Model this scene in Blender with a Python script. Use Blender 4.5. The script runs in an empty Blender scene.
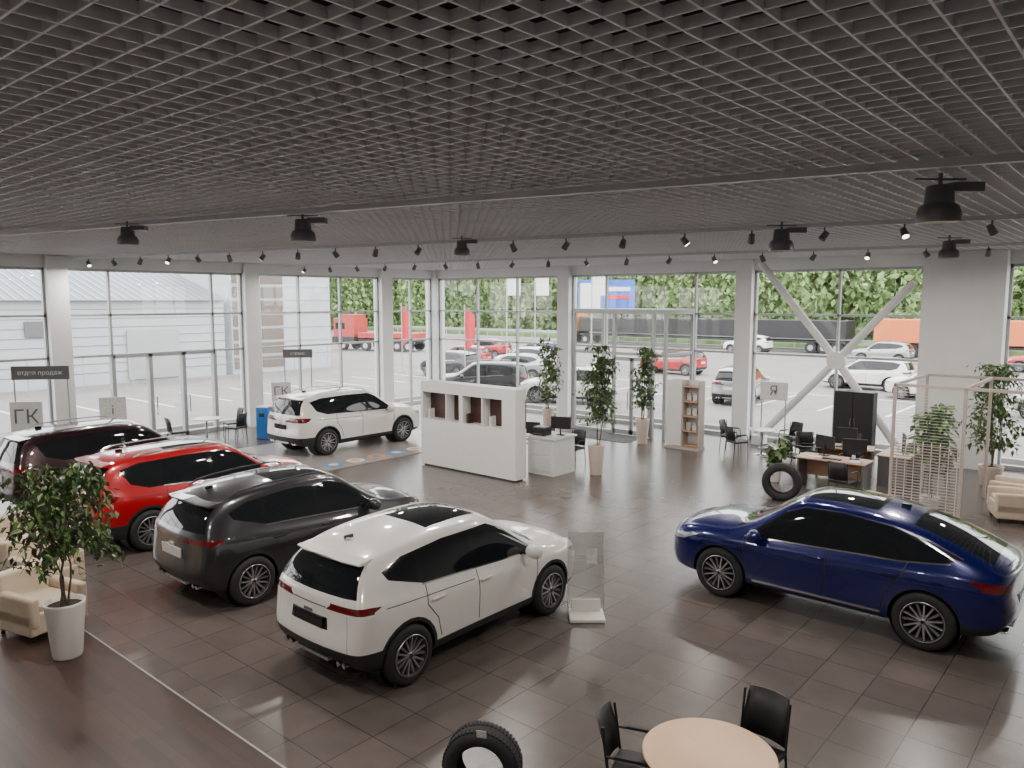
import bpy, bmesh, math, random, copy
from mathutils import Vector, Matrix, Euler
random.seed(7)
SC=bpy.context.scene
COL=SC.collection
R=math.radians
# ---------------------------------------------------------------- materials
def mat(name,col,rough=.5,metal=0,coat=0,spec=.5,noise=0,nscale=8,emit=None,estr=0,bump=0,bscale=60):
    m=bpy.data.materials.new(name); m.use_nodes=True
    nt=m.node_tree; b=nt.nodes['Principled BSDF']
    b.inputs['Base Color'].default_value=(*col,1)
    b.inputs['Roughness'].default_value=rough
    b.inputs['Metallic'].default_value=metal
    b.inputs['Coat Weight'].default_value=coat
    b.inputs['Coat Roughness'].default_value=.03
    b.inputs['Specular IOR Level'].default_value=spec
    if emit:
        b.inputs['Emission Color'].default_value=(*emit,1); b.inputs['Emission Strength'].default_value=estr
    if noise or bump:
        tc=nt.nodes.new('ShaderNodeTexCoord')
    if noise:
        n=nt.nodes.new('ShaderNodeTexNoise'); n.inputs['Scale'].default_value=nscale; n.inputs['Detail'].default_value=4
        nt.links.new(tc.outputs['Object'],n.inputs['Vector'])
        r=nt.nodes.new('ShaderNodeValToRGB')
        r.color_ramp.elements[0].position=.3; r.color_ramp.elements[1].position=.7
        r.color_ramp.elements[0].color=(*[max(0,c*(1-noise)) for c in col],1)
        r.color_ramp.elements[1].color=(*[min(1,c*(1+noise)) for c in col],1)
        nt.links.new(n.outputs['Fac'],r.inputs['Fac']); nt.links.new(r.outputs['Color'],b.inputs['Base Color'])
    if bump:
        n=nt.nodes.new('ShaderNodeTexNoise'); n.inputs['Scale'].default_value=bscale
        nt.links.new(tc.outputs['Object'],n.inputs['Vector'])
        bp=nt.nodes.new('ShaderNodeBump'); bp.inputs['Strength'].default_value=bump; bp.inputs['Distance'].default_value=.01
        nt.links.new(n.outputs['Fac'],bp.inputs['Height']); nt.links.new(bp.outputs['Normal'],b.inputs['Normal'])
    return m
def glass_mat(name,tint=(1,1,1),gl=.07):
    m=bpy.data.materials.new(name); m.use_nodes=True; nt=m.node_tree; nt.nodes.clear()
    o=nt.nodes.new('ShaderNodeOutputMaterial'); mx=nt.nodes.new('ShaderNodeMixShader'); t=nt.nodes.new('ShaderNodeBsdfTransparent')
    g=nt.nodes.new('ShaderNodeBsdfGlossy'); g.inputs['Roughness'].default_value=.02
    t.inputs['Color'].default_value=(*tint,1); mx.inputs['Fac'].default_value=gl
    nt.links.new(t.outputs[0],mx.inputs[1]); nt.links.new(g.outputs[0],mx.inputs[2]); nt.links.new(mx.outputs[0],o.inputs['Surface'])
    return m
def floor_mat(name,c1,c2,mort,bw,rh,off,rough,msize=.006,vari=True):
    m=bpy.data.materials.new(name); m.use_nodes=True; nt=m.node_tree; b=nt.nodes['Principled BSDF']
    tc=nt.nodes.new('ShaderNodeTexCoord'); br=nt.nodes.new('ShaderNodeTexBrick')
    br.offset=off; br.inputs['Scale'].default_value=1; br.inputs['Brick Width'].default_value=bw; br.inputs['Row Height'].default_value=rh
    br.inputs['Mortar Size'].default_value=msize; br.inputs['Mortar Smooth'].default_value=.1; br.inputs['Bias'].default_value=0
    br.inputs['Color1'].default_value=(*c1,1); br.inputs['Color2'].default_value=(*c2,1); br.inputs['Mortar'].default_value=(*mort,1)
    nt.links.new(tc.outputs['Object'],br.inputs['Vector'])
    n=nt.nodes.new('ShaderNodeTexNoise'); n.inputs['Scale'].default_value=3; n.inputs['Detail'].default_value=6
    nt.links.new(tc.outputs['Object'],n.inputs['Vector'])
    mx=nt.nodes.new('ShaderNodeMix'); mx.data_type='RGBA'; mx.blend_type='MULTIPLY'; mx.inputs[0].default_value=.35
    nt.links.new(br.outputs['Color'],mx.inputs[6]); nt.links.new(n.outputs['Fac'],mx.inputs[7]); nt.links.new(mx.outputs[2],b.inputs['Base Color'])
    b.inputs['Roughness'].default_value=rough
    bp=nt.nodes.new('ShaderNodeBump'); bp.inputs['Strength'].default_value=.25; bp.inputs['Distance'].default_value=.003; bp.invert=True
    nt.links.new(br.outputs['Fac'],bp.inputs['Height']); nt.links.new(bp.outputs['Normal'],b.inputs['Normal'])
    return m
M={}
M['tile']=floor_mat('floor_tile',(.150,.124,.112),(.126,.104,.094),(.055,.044,.038),.6,.6,0,.27)
M['wood']=floor_mat('floor_wood',(.085,.045,.036),(.055,.03,.024),(.03,.016,.013),1.2,.12,.5,.38,.003)
M['white']=mat('white_paint',(.78,.78,.77),.6,noise=.03,nscale=2)
M['wallgrey']=mat('wall_paint_grey',(.45,.44,.43),.7,noise=.03,nscale=2)
M['whitegloss']=mat('white_laminate',(.8,.79,.77),.3,noise=.02)
M['alu']=mat('aluminium_frame',(.40,.41,.41),.4,.3,noise=.05)
M['dkalu']=mat('dark_frame',(.16,.16,.16),.4,.3,noise=.05)
M['slat']=mat('ceiling_slat',(.84,.84,.85),.4,0,noise=.04,nscale=1)
M['void']=mat('ceiling_void',(.016,.016,.018),.9,noise=.3,nscale=.6)
M['beam']=mat('beam_grey',(.62,.63,.64),.45,.1,noise=.05)
M['black']=mat('black_plastic',(.018,.018,.02),.5,noise=.15)
M['blackgl']=mat('black_gloss',(.01,.01,.012),.1,coat=.2,noise=.1)
M['rubber']=mat('rubber',(.022,.022,.023),.75,noise=.2,bump=.3,bscale=90)
M['carglass']=mat('car_glass',(.010,.012,.014),.03,spec=.5,noise=.1)
M['silver']=mat('rim_silver',(.5,.5,.51),.3,.85,noise=.03)
M['chrome']=mat('chrome',(.75,.75,.76),.12,1,noise=.02)
M['taillight']=mat('taillight_red',(.13,.004,.005),.1,coat=.6,noise=.2,nscale=30)
M['headlight']=mat('headlight',(.4,.42,.44),.1,.3,coat=1,noise=.3,nscale=30)
M['plate']=mat('plate_white',(.6,.6,.58),.4,noise=.15,nscale=60)
M['beige']=mat('beige_leather',(.64,.53,.40),.5,noise=.06,bump=.15)
M['peach']=mat('table_top_beech',(.85,.56,.36),.4,noise=.05,nscale=3)
M['deskwood']=mat('desk_wood',(.48,.30,.19),.45,noise=.12,nscale=6)
M['pinkwood']=mat('pale_pink_wood',(.46,.39,.35),.5,noise=.06)
M['pot']=mat('pot_white',(.75,.72,.68),.35,noise=.03)
M['potpeach']=mat('pot_peach',(.66,.54,.47),.35,noise=.04)
M['soil']=mat('soil',(.05,.03,.02),.9,noise=.4,nscale=40)
M['bark']=mat('bark',(.13,.09,.06),.8,noise=.3,nscale=30)
M['leaf']=mat('leaf_green',(.05,.095,.028),.4,noise=.45,nscale=3)
M['leaf2']=mat('leaf_light',(.10,.18,.045),.4,noise=.4,nscale=3)
M['blue']=mat('blue_plastic',(.02,.16,.5),.4,noise=.05)
M['red']=mat('red_fabric',(.6,.03,.04),.6,noise=.1)
M['redtruck']=mat('red_truck_paint',(.42,.04,.04),.4,noise=.1)
M['orange']=mat('orange_tarp',(.65,.17,.05),.6,noise=.08)
M['grn']=mat('tree_foliage',(.17,.25,.10),.95,spec=.1,noise=.35,nscale=.25)
M['grn2']=mat('tree_foliage_light',(.25,.34,.15),.95,spec=.1,noise=.3,nscale=.25)
M['grass']=mat('grass_verge',(.13,.20,.075),.9,noise=.4,nscale=.8)
M['asph']=mat('parking_asphalt',(.215,.195,.185),.8,noise=.10,nscale=.5)
M['roadline']=mat('road_line_white',(.7,.7,.7),.7,noise=.05)
M['kerb']=mat('kerb_concrete',(.38,.38,.36),.8,noise=.1)
M['siding']=mat('white_siding',(.46,.48,.50),.6,noise=.04,nscale=1)
M['roofmet']=mat('roof_metal',(.19,.22,.25),.5,.2,noise=.08)
M['brown']=mat('brown_facade',(.16,.13,.11),.7,noise=.15)
M['signgrey']=mat('sign_grey',(.14,.14,.14),.5,noise=.05)
M['signwhite']=mat('sign_white',(.72,.72,.70),.5,noise=.03)
M['billblue']=mat('billboard_blue',(.04,.12,.55),.5,noise=.3,nscale=1)
M['darkred']=mat('shelf_back_brown',(.07,.03,.025),.5,noise=.2)
M['paper']=mat('paper_print',(.7,.7,.68),.6,noise=.2,nscale=25)
M['glass']=glass_mat('window_glass',(.97,.98,.97),.05)
M['acryl']=glass_mat('acrylic_glass',(.80,.83,.82),.22)
M['acredge']=mat('acrylic_edge',(.6,.66,.64),.2,noise=.05)
M['screen']=mat('monitor_screen',(.02,.02,.025),.2,noise=.1)
M['mat']=mat('entrance_mat_grey',(.10,.10,.10),.9,noise=.2,nscale=30)
M['podium']=mat('podium_light_tile',(.34,.31,.29),.25,noise=.06,nscale=2)
M['lamp']=mat('lamp_housing',(.17,.17,.175),.45,.3,noise=.1)
M['lampglow']=mat('lamp_bulb',(.9,.85,.75),.5,emit=(1,.85,.65),estr=8,noise=.01)
M['cyan']=mat('sticker_blue',(.05,.25,.6),.5,noise=.05)
M['stickor']=mat('sticker_orange',(.75,.3,.08),.5,noise=.05)
# ---------------------------------------------------------------- mesh builder
class MB:
    def __init__(s): s.v=[];s.f=[];s.m=[];s.mats=[];s.sm=[]
    def mi(s,k):
        m=M[k] if isinstance(k,str) else k
        if m not in s.mats: s.mats.append(m)
        return s.mats.index(m)
    def add(s,vs,fs,k,smooth=False,mtx=None):
        o=len(s.v); i=s.mi(k)
        for v in vs: s.v.append(tuple(mtx@Vector(v)) if mtx else tuple(v))
        for f in fs: s.f.append(tuple(a+o for a in f)); s.m.append(i); s.sm.append(smooth)
    def box(s,c,d,k,rot=None,mtx=None):
        x,y,z=d[0]/2,d[1]/2,d[2]/2
        vs=[Vector(p) for p in [(-x,-y,-z),(x,-y,-z),(x,y,-z),(-x,y,-z),(-x,-y,z),(x,-y,z),(x,y,z),(-x,y,z)]]
        if rot: e=Euler(rot).to_matrix(); vs=[e@v for v in vs]
        vs=[v+Vector(c) for v in vs]
        s.add(vs,[(0,3,2,1),(4,5,6,7),(0,1,5,4),(1,2,6,5),(2,3,7,6),(3,0,4,7)],k,False,mtx)
    def bx(s,x0,x1,y0,y1,z0,z1,k): s.box(((x0+x1)/2,(y0+y1)/2,(z0+z1)/2),(abs(x1-x0),abs(y1-y0),abs(z1-z0)),k)
    def cyl(s,a,b,r1,k,r2=None,seg=12,smooth=True,cap=True):
        a=Vector(a);b=Vector(b); r2=r1 if r2 is None else r2
        d=(b-a); q=d.to_track_quat('Z','Y').to_matrix(); vs=[];n=seg
        for P,r in ((a,r1),(b,r2)):
            for i in range(n):
                t=2*math.pi*i/n; vs.append(P+q@Vector((r*math.cos(t),r*math.sin(t),0)))
        s.add(vs,[(i,(i+1)%n,n+(i+1)%n,n+i) for i in range(n)],k,smooth)
        if cap: s.add(vs,[tuple(range(n))[::-1],tuple(range(n,2*n))],k,False)
    def tube(s,pts,r,k,seg=8):
        for a,b in zip(pts[:-1],pts[1:]): s.cyl(a,b,r,k,seg=seg)
    def rev(s,prof,c,k,seg=32,axis='z',smooth=True,closed=False):
        n=len(prof);vs=[]
        for i in range(seg):
            t=2*math.pi*i/seg;ct,st=math.cos(t),math.sin(t)
            for r,h in prof:
                p=(r*ct,r*st,h) if axis=='z' else ((r*ct,h,r*st) if axis=='y' else (h,r*ct,r*st))
                vs.append((p[0]+c[0],p[1]+c[1],p[2]+c[2]))
        fs=[]
        for i in range(seg):
            j=(i+1)%seg
            for a in range(n if closed else n-1):
                b=(a+1)%n
                fs.append((i*n+a,j*n+a,j*n+b,i*n+b))
        s.add(vs,fs,k,smooth)
    def obj(s,name,parent=None,loc=(0,0,0),rot=(0,0,0),bevel=0,seg=2,recalc=True):
        me=bpy.data.meshes.new(name); me.from_pydata(s.v,[],s.f)
        for m in s.mats: me.materials.append(m)
        me.polygons.foreach_set('material_index',s.m); me.polygons.foreach_set('use_smooth',s.sm)
        if recalc:
            bm=bmesh.new(); bm.from_mesh(me); bmesh.ops.recalc_face_normals(bm,faces=bm.faces); bm.to_mesh(me); bm.free()
        me.update(); o=bpy.data.objects.new(name,me); COL.objects.link(o)
        o.location=loc;o.rotation_euler=rot
        if parent: o.parent=parent
        if bevel:
            b=o.modifiers.new('bevel','BEVEL'); b.width=bevel;b.segments=seg;b.limit_method='ANGLE';b.angle_limit=R(40)
        return o
def empty(name,loc=(0,0,0),rz=0,sc=(1,1,1)):
    e=bpy.data.objects.new(name,None); COL.objects.link(e); e.location=loc; e.rotation_euler=(0,0,rz); e.scale=sc
    e.empty_display_size=.1
    return e
# ---------------------------------------------------------------- car
def interp(x,xs,ys):
    if xs[0]>xs[-1]: xs=xs[::-1];ys=ys[::-1]
    if x<=xs[0]: return ys[0]
    for i in range(len(xs)-1):
        if x<=xs[i+1]:
            t=(x-xs[i])/(xs[i+1]-xs[i]); return ys[i]*(1-t)+ys[i+1]*t
    return ys[-1]
def inpoly(p,poly):
    x,y=p;c=False;n=len(poly)
    for i in range(n):
        x1,y1=poly[i];x2,y2=poly[(i+1)%n]
        if (y1>y)!=(y2>y) and x<(x2-x1)*(y-y1)/(y2-y1)+x1: c=not c
    return c
SLOT=['paint','black','blackgl','carglass','taillight','headlight','chrome']
def car_body(P):
    n=len(P['xl']); rings=[]
    for i in range(n):
        xl,xu,W,sl,be,ZR,YR,cr=[P[k][i] for k in ('xl','xu','W','sill','belt','ZR','YR','cr')]
        zs=[sl,sl+.1,.56,.80,be-.07,be,(be+ZR)/2,ZR-.035,ZR]
        if be-.07<.83: zs[3]=be-.14; zs[2]=be-.30
        ys=[W-.07,W-.012,W-.006,W+.006,W-.02,W-.07,(W-.07+YR)/2+.012,YR,YR-.09]
        xs=[xl,xl,xl,xl,xl*.93+xu*.07,xl*.82+xu*.18,(xl+xu)/2,xu,xu]
        if i==0: xs[0]+=.08;xs[1]+=.0;xs[2]-=.035;xs[3]+=.02
        if i==n-1: xs[0]-=.08;xs[2]+=.02
        half=[(xs[0],0,sl),(xs[0],(W-.07)/2,sl)]
        half+=[(xs[k],ys[k],zs[k]) for k in range(9)]
        half+=[(xu,(YR-.09)/2,ZR+cr*.8),(xu,0,ZR+cr)]
        if i==0: half[-1]=(xu-.05,0,ZR+cr);half[-2]=(xu-.035,(YR-.09)/2,ZR+cr*.8);half[0]=(xs[0]-.06,0,sl);half[1]=(xs[0]-.04,(W-.07)/2,sl)
        if i==n-1: half[-1]=(xu+.09,0,ZR+cr);half[-2]=(xu+.065,(YR-.09)/2,ZR+cr*.8);half[0]=(xs[0]+.09,0,sl);half[1]=(xs[0]+.065,(W-.07)/2,sl)
        ring=half+[(x,-y,z) for x,y,z in half[-2:0:-1]]
        rings.append(ring)
    bm=bmesh.new(); N=24; V=[[bm.verts.new(p) for p in r] for r in rings]
    for i in range(n-1):
        for j in range(N):
            k=(j+1)%N; bm.faces.new((V[i][j],V[i][k],V[i+1][k],V[i+1][j]))
    for ri,s in ((0,-1),(n-1,1)):
        r=V[ri]; rows=[]
        for k in range(9):
            a=r[2+k]; b=r[N-2-k]
            if k==0: rows.append([a,r[1],r[0],r[N-1],b])
            elif k==8: rows.append([a,r[11],r[12],r[13],b])
            else:
                d=(.05,.07) if s<0 else (.07,.095)
                x,y,z=a.co
                rows.append([a,bm.verts.new((x+s*d[0],y/2,z)),bm.verts.new((x+s*d[1],0,z)),bm.verts.new((x+s*d[0],-y/2,z)),b])
        for k in range(8):
            for c in range(4): bm.faces.new((rows[k][c],rows[k][c+1],rows[k+1][c+1],rows[k+1][c]))
    bmesh.ops.recalc_face_normals(bm,faces=bm.faces)
    me=bpy.data.meshes.new('tmp'); bm.to_mesh(me); bm.free()
    o=bpy.data.objects.new('tmp',me); COL.objects.link(o)
    md=o.modifiers.new('s','SUBSURF'); md.levels=3; md.render_levels=3
    dg=bpy.context.evaluated_depsgraph_get(); me2=bpy.data.meshes.new_from_object(o.evaluated_get(dg))
    bpy.data.objects.remove(o)
    bm=bmesh.new(); bm.from_mesh(me2)
    bm.faces.ensure_lookup_table()
    AX={'y':(0,2),'x':(1,2),'z':(0,1)}
    def cut(poly,axis,pred,mi):
        a,b=AX[axis]; m=len(poly)
        px=[p[0] for p in poly];pz=[p[1] for p in poly]
        bb=(min(px)-.08,max(px)+.08,min(pz)-.08,max(pz)+.08)
        for i in range(m):
            p=poly[i];q=poly[(i+1)%m]
            x0,x1=sorted((p[0],q[0]));y0,y1=sorted((p[1],q[1])); e=.045
            fs=[]
            for f in bm.faces:
                c=f.calc_center_median()
                if x0-e<c[a]<x1+e and y0-e<c[b]<y1+e and pred(c,f.normal): fs.append(f)
            if not fs: continue
            es=set();vs=set()
            for f in fs: es.update(f.edges);vs.update(f.verts)
            co=[0,0,0];co[a]=p[0];co[b]=p[1]
            d=(q[0]-p[0],q[1]-p[1]); no=[0,0,0];no[a]=-d[1];no[b]=d[0]
            if abs(d[0])+abs(d[1])<1e-6: continue
            bmesh.ops.bisect_plane(bm,geom=fs+list(es)+list(vs),plane_co=co,plane_no=Vector(no).normalized(),dist=1e-5)
        out=[]
        for f in bm.faces:
            c=f.calc_center_median()
            if bb[0]<c[a]<bb[1] and bb[2]<c[b]<bb[3] and pred(c,f.normal) and inpoly((c[a],c[b]),poly):
                out.append(f)
                if mi is not None: f.material_index=mi
        return out
    side=lambda c,nn: abs(c[1])>.52
    for f in bm.faces: f.material_index=0
    z1=P['clad']
    cut([(-1.55,.1),(1.65,.1),(1.65,z1),(-1.55,z1)],'y',side,1)
    cut([(-3,.1),(-1.5,.1),(-1.5,P['rclad']),(-3,P['rclad'])],'y',lambda c,nn:True,1)
    cut([(1.6,.1),(3,.1),(3,z1-.02),(1.6,z1-.02)],'y',lambda c,nn:True,1)
    for wx in (P['wr'],P['wf']):
        for rad,mi in ((P['R']+P.get('arch',.085),1),(P['R']+.04,None)):
            poly=[(wx+rad*math.cos(t*math.pi/12),P['R']+rad*math.sin(t*math.pi/12)) for t in range(24)]
            fs=cut(poly,'y',lambda c,nn: abs(c[1])>.55 and c[2]<.95,mi)
            if mi is None: bmesh.ops.delete(bm,geom=fs,context='FACES')
    for poly,ax,pr,mi in P['regions']:
        pred={'side':side,'any':lambda c,nn:True,
              'rear':lambda c,nn:c[0]<-1.6 and nn.x<-.2,'front':lambda c,nn:c[0]>1.7 and nn.x>.15,
              'ws':lambda c,nn:nn.x>.25 and 0<c[0]<1.6 and c[2]>1.0,'top':lambda c,nn:c[2]>1.12 and nn.z>.5,'rearside':lambda c,nn:c[0]<-1.55 and abs(c[1])>.35,'frontside':lambda c,nn:c[0]>1.5 and abs(c[1])>.3}[pr]
        cut(poly,ax,pred,mi)
    def seam(pts,w=.007,mi=1):
        for p,q in zip(pts[:-1],pts[1:]):
            d=Vector((q[0]-p[0],q[1]-p[1])).normalized(); nx,nz=-d.y*w,d.x*w
            cut([(p[0]+nx,p[1]+nz),(q[0]+nx,q[1]+nz),(q[0]-nx,q[1]-nz),(p[0]-nx,p[1]-nz)],'y',side,mi)
    for s_ in P['seams']: seam(s_)
    for s_,w,mi in P.get('strips',[]): seam(s_,w,mi)
    for f in bm.faces: f.smooth=True
    me=bpy.data.meshes.new('car_body'); bm.to_mesh(me); bm.free()
    for k in SLOT: me.materials.append(None if k=='paint' else M[k])
    return me
def wheel_mesh(Rt,style=0):
    b=MB(); w=.115; Rr=Rt*.70
    prof=[(Rr-.01,-w+.01),(Rr+.02,-w),(Rt-.04,-w-.006),(Rt-.008,-w+.025),(Rt,-w+.05),(Rt,w-.05),(Rt-.008,w-.025),(Rt-.04,w+.006),(Rr+.02,w),(Rr-.01,w-.01)]
    b.rev(prof,(0,0,0),'rubber',40,'y')
    for g in (-.04,0,.04): b.rev([(Rt+.001,g-.006),(Rt+.001,g+.006)],(0,0,0),'black',40,'y')
    b.rev([(Rr-.002,w+.004),(Rr-.012,w+.01),(Rr-.03,w-.005),(Rr-.035,-.05),(0,-.05)],(0,0,0),'black',40,'y')
    b.rev([(Rr-.002,w-.004),(Rr-.004,w+.008),(Rr-.014,w+.010),(Rr-.020,w-.01)],(0,0,0),'silver',40,'y')
    b.rev([(.0,w-.012),(.035,w-.014),(.045,w-.03),(.05,0)],(0,0,0),'silver',20,'y')
    def spoke(a0,a1,r0,r1,w0,w1,kk,dy=0):
        p=Vector((math.cos(a0)*r0,0,math.sin(a0)*r0));q=Vector((math.cos(a1)*r1,0,math.sin(a1)*r1))
        d=(q-p).normalized(); nn=Vector((-d.z,0,d.x)); y0,y1=w-.02-dy,w-.002-dy
        vs=[p-nn*w0,p+nn*w0,q+nn*w1,q-nn*w1]
        top=[Vector((v.x,y0 if j<2 else y1,v.z)) for j,v in enumerate(vs)]
        bot=[Vector((v.x,v_.y-.04,v.z)) for v,v_ in zip(vs,top)]
        b.add(top+bot,[(0,1,2,3),(7,6,5,4),(0,4,5,1),(1,5,6,2),(2,6,7,3),(3,7,4,0)],kk)
    for i in range(5):
        t=2*math.pi*i/5+math.pi/2
        for da in (-.17,.17): spoke(t+da*.6,t+da*1.35,.035,Rr-.015,.013,.009,'silver')
        spoke(t+math.pi/5,t+math.pi/5,.03,Rr-.02,.011,.016,'dkalu',.012)
        b.cyl((math.cos(t+.63)*.03,w-.016,math.sin(t+.63)*.03),(math.cos(t+.63)*.03,w-.008,math.sin(t+.63)*.03),.006,'black',seg=8)
    b.cyl((0,w-.02,0),(0,w-.006,0),.02,'black',seg=16)
    o=b.obj('w'); me=o.data; bpy.data.objects.remove(o); return me
def variant(P):
    P['me']=car_body(P); P['wm']=wheel_mesh(P['R'])
    b=MB()
    s=P['det']
    for wx in (P['wr'],P['wf']):
        for sg in (-1,1):
            rr=P['R']+.045
            b.rev([(rr,.80),(rr+.01,.50),(0,.50)] if sg>0 else [(rr,-.80),(rr+.01,-.50),(0,-.50)],(wx,0,P['R']),'black',28,'y')
    xr=P['xl'][0]
    for y in (.5,-.5):
        for dy in (-.05,.05): b.cyl((xr-.0,y+dy,.36),(xr+.15,y+dy,.36),.03,'chrome',seg=14)
    b.box((xr+.02,0,.37),(.08,.6,.035),'silver')
    b.box((P['xl'][-1]+.06,0,.33),(.1,.8,.05),'silver')
    for z in (.50,.56,.62): b.box((P['xl'][-1]+.10,0,z),(.03,.7,.012),'chrome')
    b.box((xr-.045,0,.895),(.02,.16,.035),'chrome')
    for sg in (-1,1):
        b.box((.80,sg*.88,1.01),(.08,.14,.03),'black')
    if s['rails']:
        for sg in (-1,1):
            pts=[]
            for i in range(14):
                x=.15-i*(1.6/13); z=interp(x,P['xu'],P['ZR']); y=interp(x,P['xu'],P['YR'])
                pts.append((x,sg*(y-.055),z+(.012 if i in (0,13) else .05)))
            b.tube(pts,.014,s['railmat'],6)
    b.tube([(xr+.04,.0,s['wz']),(xr+.05,.32,s['wz']+.02)],.007,'black',5)
    b.box((-1.45 if not s['coupe'] else -.9,0,interp(-1.45 if not s['coupe'] else -.9,P['xu'],P['ZR'])+P['cr'][3]+.015),(.12,.025,.05),'blackgl')
    o=b.obj('d'); P['dm']=o.data; bpy.data.objects.remove(o)
    b=MB(); M['_p']=M['white']
    for sg in (-1,1):
        prof=[(.0,-.12),(.05,-.115),(.085,-.07),(.095,0),(.085,.07),(.05,.11),(0,.12)]
        b.rev(prof,(.80,sg*.985,1.045),'_p',16,'y')
    for x in s['handles']:
        for sg in (-1,1):
            y=interp(x,P['xl'],P['W'])
            b.box((x,sg*(y+.008),.90),(.20,.03,.028),'_p')
    if not s['coupe']:
        z=P['ZR'][1]
        vs=[];x0=P['xu'][0]
        for y,dx in ((-.58,.07),(-.35,.01),(0,-.01),(.35,.01),(.58,.07)):
            zz=z+.032-abs(y)*.05
            vs+= [(x0+.2,y*.98,zz+.012),(x0-.10+dx,y,zz-.015),(x0-.09+dx,y,zz-.038),(x0+.15,y*.98,zz-.06)]
        fs=[]
        for i in range(4):
            for k in range(4): fs.append((i*4+k,i*4+(k+1)%4,(i+1)*4+(k+1)%4,(i+1)*4+k))
        fs+= [(0,1,2,3),(16,19,18,17)]
        b.add(vs,fs,'_p')
    o=b.obj('p'); P['pm']=o.data; bpy.data.objects.remove(o)
    pl=[]
    for k in ('plate','blackgl'):
        b=MB(); b.box((0,0,0),(.02,.54,.13),k); o=b.obj('pl'); pl.append(o.data); bpy.data.objects.remove(o)
    P['pl']=pl
    return P
KEEP=lambda d:copy.deepcopy({k:v for k,v in d.items() if k not in('me','wm','dm','pm','pl')})
base=dict(
 xl=[-1.98,-1.89,-1.68,-1.40,-1.02,-.60,-.15,.30,.70,1.00,1.25,1.50,1.78,2.00,2.10],
 xu=[-1.74,-1.66,-1.51,-1.30,-1.00,-.60,-.15,.16,.38,.72,1.10,1.42,1.72,1.93,2.02],
 W=[.76,.84,.885,.90,.895,.89,.888,.892,.90,.905,.905,.90,.875,.80,.66],
 sill=[.36,.30,.25,.23,.22,.22,.22,.22,.22,.22,.22,.22,.24,.27,.30],
 belt=[1.10,1.10,1.09,1.075,1.05,1.02,.995,.975,.965,.96,.955,.945,.925,.88,.81],
 ZR=[1.42,1.465,1.51,1.545,1.575,1.595,1.60,1.585,1.545,1.30,1.05,1.025,.995,.94,.86],
 YR=[.56,.59,.62,.64,.655,.665,.665,.66,.645,.69,.74,.73,.70,.63,.50],
 cr=[.02,.035,.045,.05,.05,.05,.05,.05,.05,.06,.05,.05,.045,.04,.03],
 wr=-1.30,wf=1.30,R=.35,clad=.38,rclad=.54,
 regions=[
  ([(1.02,.99),(.46,1.40),(.2,1.505),(-.6,1.505),(-1.25,1.445),(-1.55,1.34),(-1.50,1.25),(-1.02,1.10)],'y','side',2),
  ([(.93,1.01),(.43,1.385),(.18,1.485),(-.10,1.485),(-.10,1.045)],'y','side',3),
  ([(-.17,1.05),(-.17,1.485),(-.80,1.47),(-1.0,1.445),(-1.02,1.125)],'y','side',3),
  ([(-1.08,1.15),(-1.06,1.43),(-1.25,1.41),(-1.46,1.335),(-1.44,1.265)],'y','side',3),
  ([(-.70,1.12),(.70,1.12),(.57,1.42),(-.57,1.42)],'x','rear',3),
  ([(-.70,1.07),(.70,1.07),(.57,1.52),(-.57,1.52)],'x','ws',3),
  ([(-.52,.34),(.62,.36),(.64,.74),(-.52,.74)],'x','front',1),
  ([(.30,.965),(1,.965),(1,1.04),(.6,1.035),(.34,.995)],'x','rear',4),([(-.30,.965),(-1,.965),(-1,1.04),(-.6,1.035),(-.34,.995)],'x','rear',4),
  ([(-.30,.972),(.30,.972),(.30,.985),(-.30,.985)],'x','rear',1),
  ([(-2.3,.965),(-1.76,.985),(-1.66,1.025),(-1.80,1.04),(-2.3,1.04)],'y','rearside',4),
  ([(-.66,.52),(-.655,.52),(-.62,.94),(-.625,.94)],'x','rear',1),([(.66,.52),(.655,.52),(.62,.94),(.625,.94)],'x','rear',1),
  ([(-.34,.73),(.34,.73),(.32,.865),(-.32,.865)],'x','rear',2),
  ([(1.68,.86),(1.95,.82),(2.3,.78),(2.3,.70),(1.95,.72)],'y','frontside',5),
  ([(.24,-.44),(.29,-.2),(.29,.2),(.24,.44),(-.66,.46),(-.68,0),(-.66,-.46)],'z','top',3),
 ],
 seams=[[(1.0,.97),(.98,.70),(.93,.42)],[(-.14,1.03),(-.15,.42)],[(-1.0,1.08),(-1.02,.86),(-.86,.66),(-.80,.42)]],
 strips=[([(1.0,.985),(-1.05,1.095)],.008,6),([(-.2,.93),(-1.62,.985)],.005,1)],
 det=dict(pz=.80,rails=False,railmat='black',wz=1.16,coupe=False,handles=(-.02,-.86)))
suvA=variant(base)
A2=KEEP(base); A2['det']['rails']=True; suvA2=variant(A2)
B=KEEP(base)
B['ZR']=[1.50,1.55,1.585,1.61,1.625,1.635,1.635,1.62,1.58,1.33,1.08,1.055,1.025,.97,.89]
B['belt']=[1.08,1.08,1.075,1.06,1.04,1.02,1.01,1.0,.99,.985,.98,.975,.955,.91,.84]
B['xl']=[-2.16,-2.06,-1.80,-1.50,-1.05,-.60,-.15,.30,.70,1.00,1.28,1.55,1.85,2.08,2.20]
B['xu']=[-1.95,-1.86,-1.67,-1.42,-1.02,-.60,-.15,.16,.38,.72,1.10,1.44,1.78,2.00,2.11]
B['wr'],B['wf'],B['R']=-1.335,1.335,.36
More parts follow.
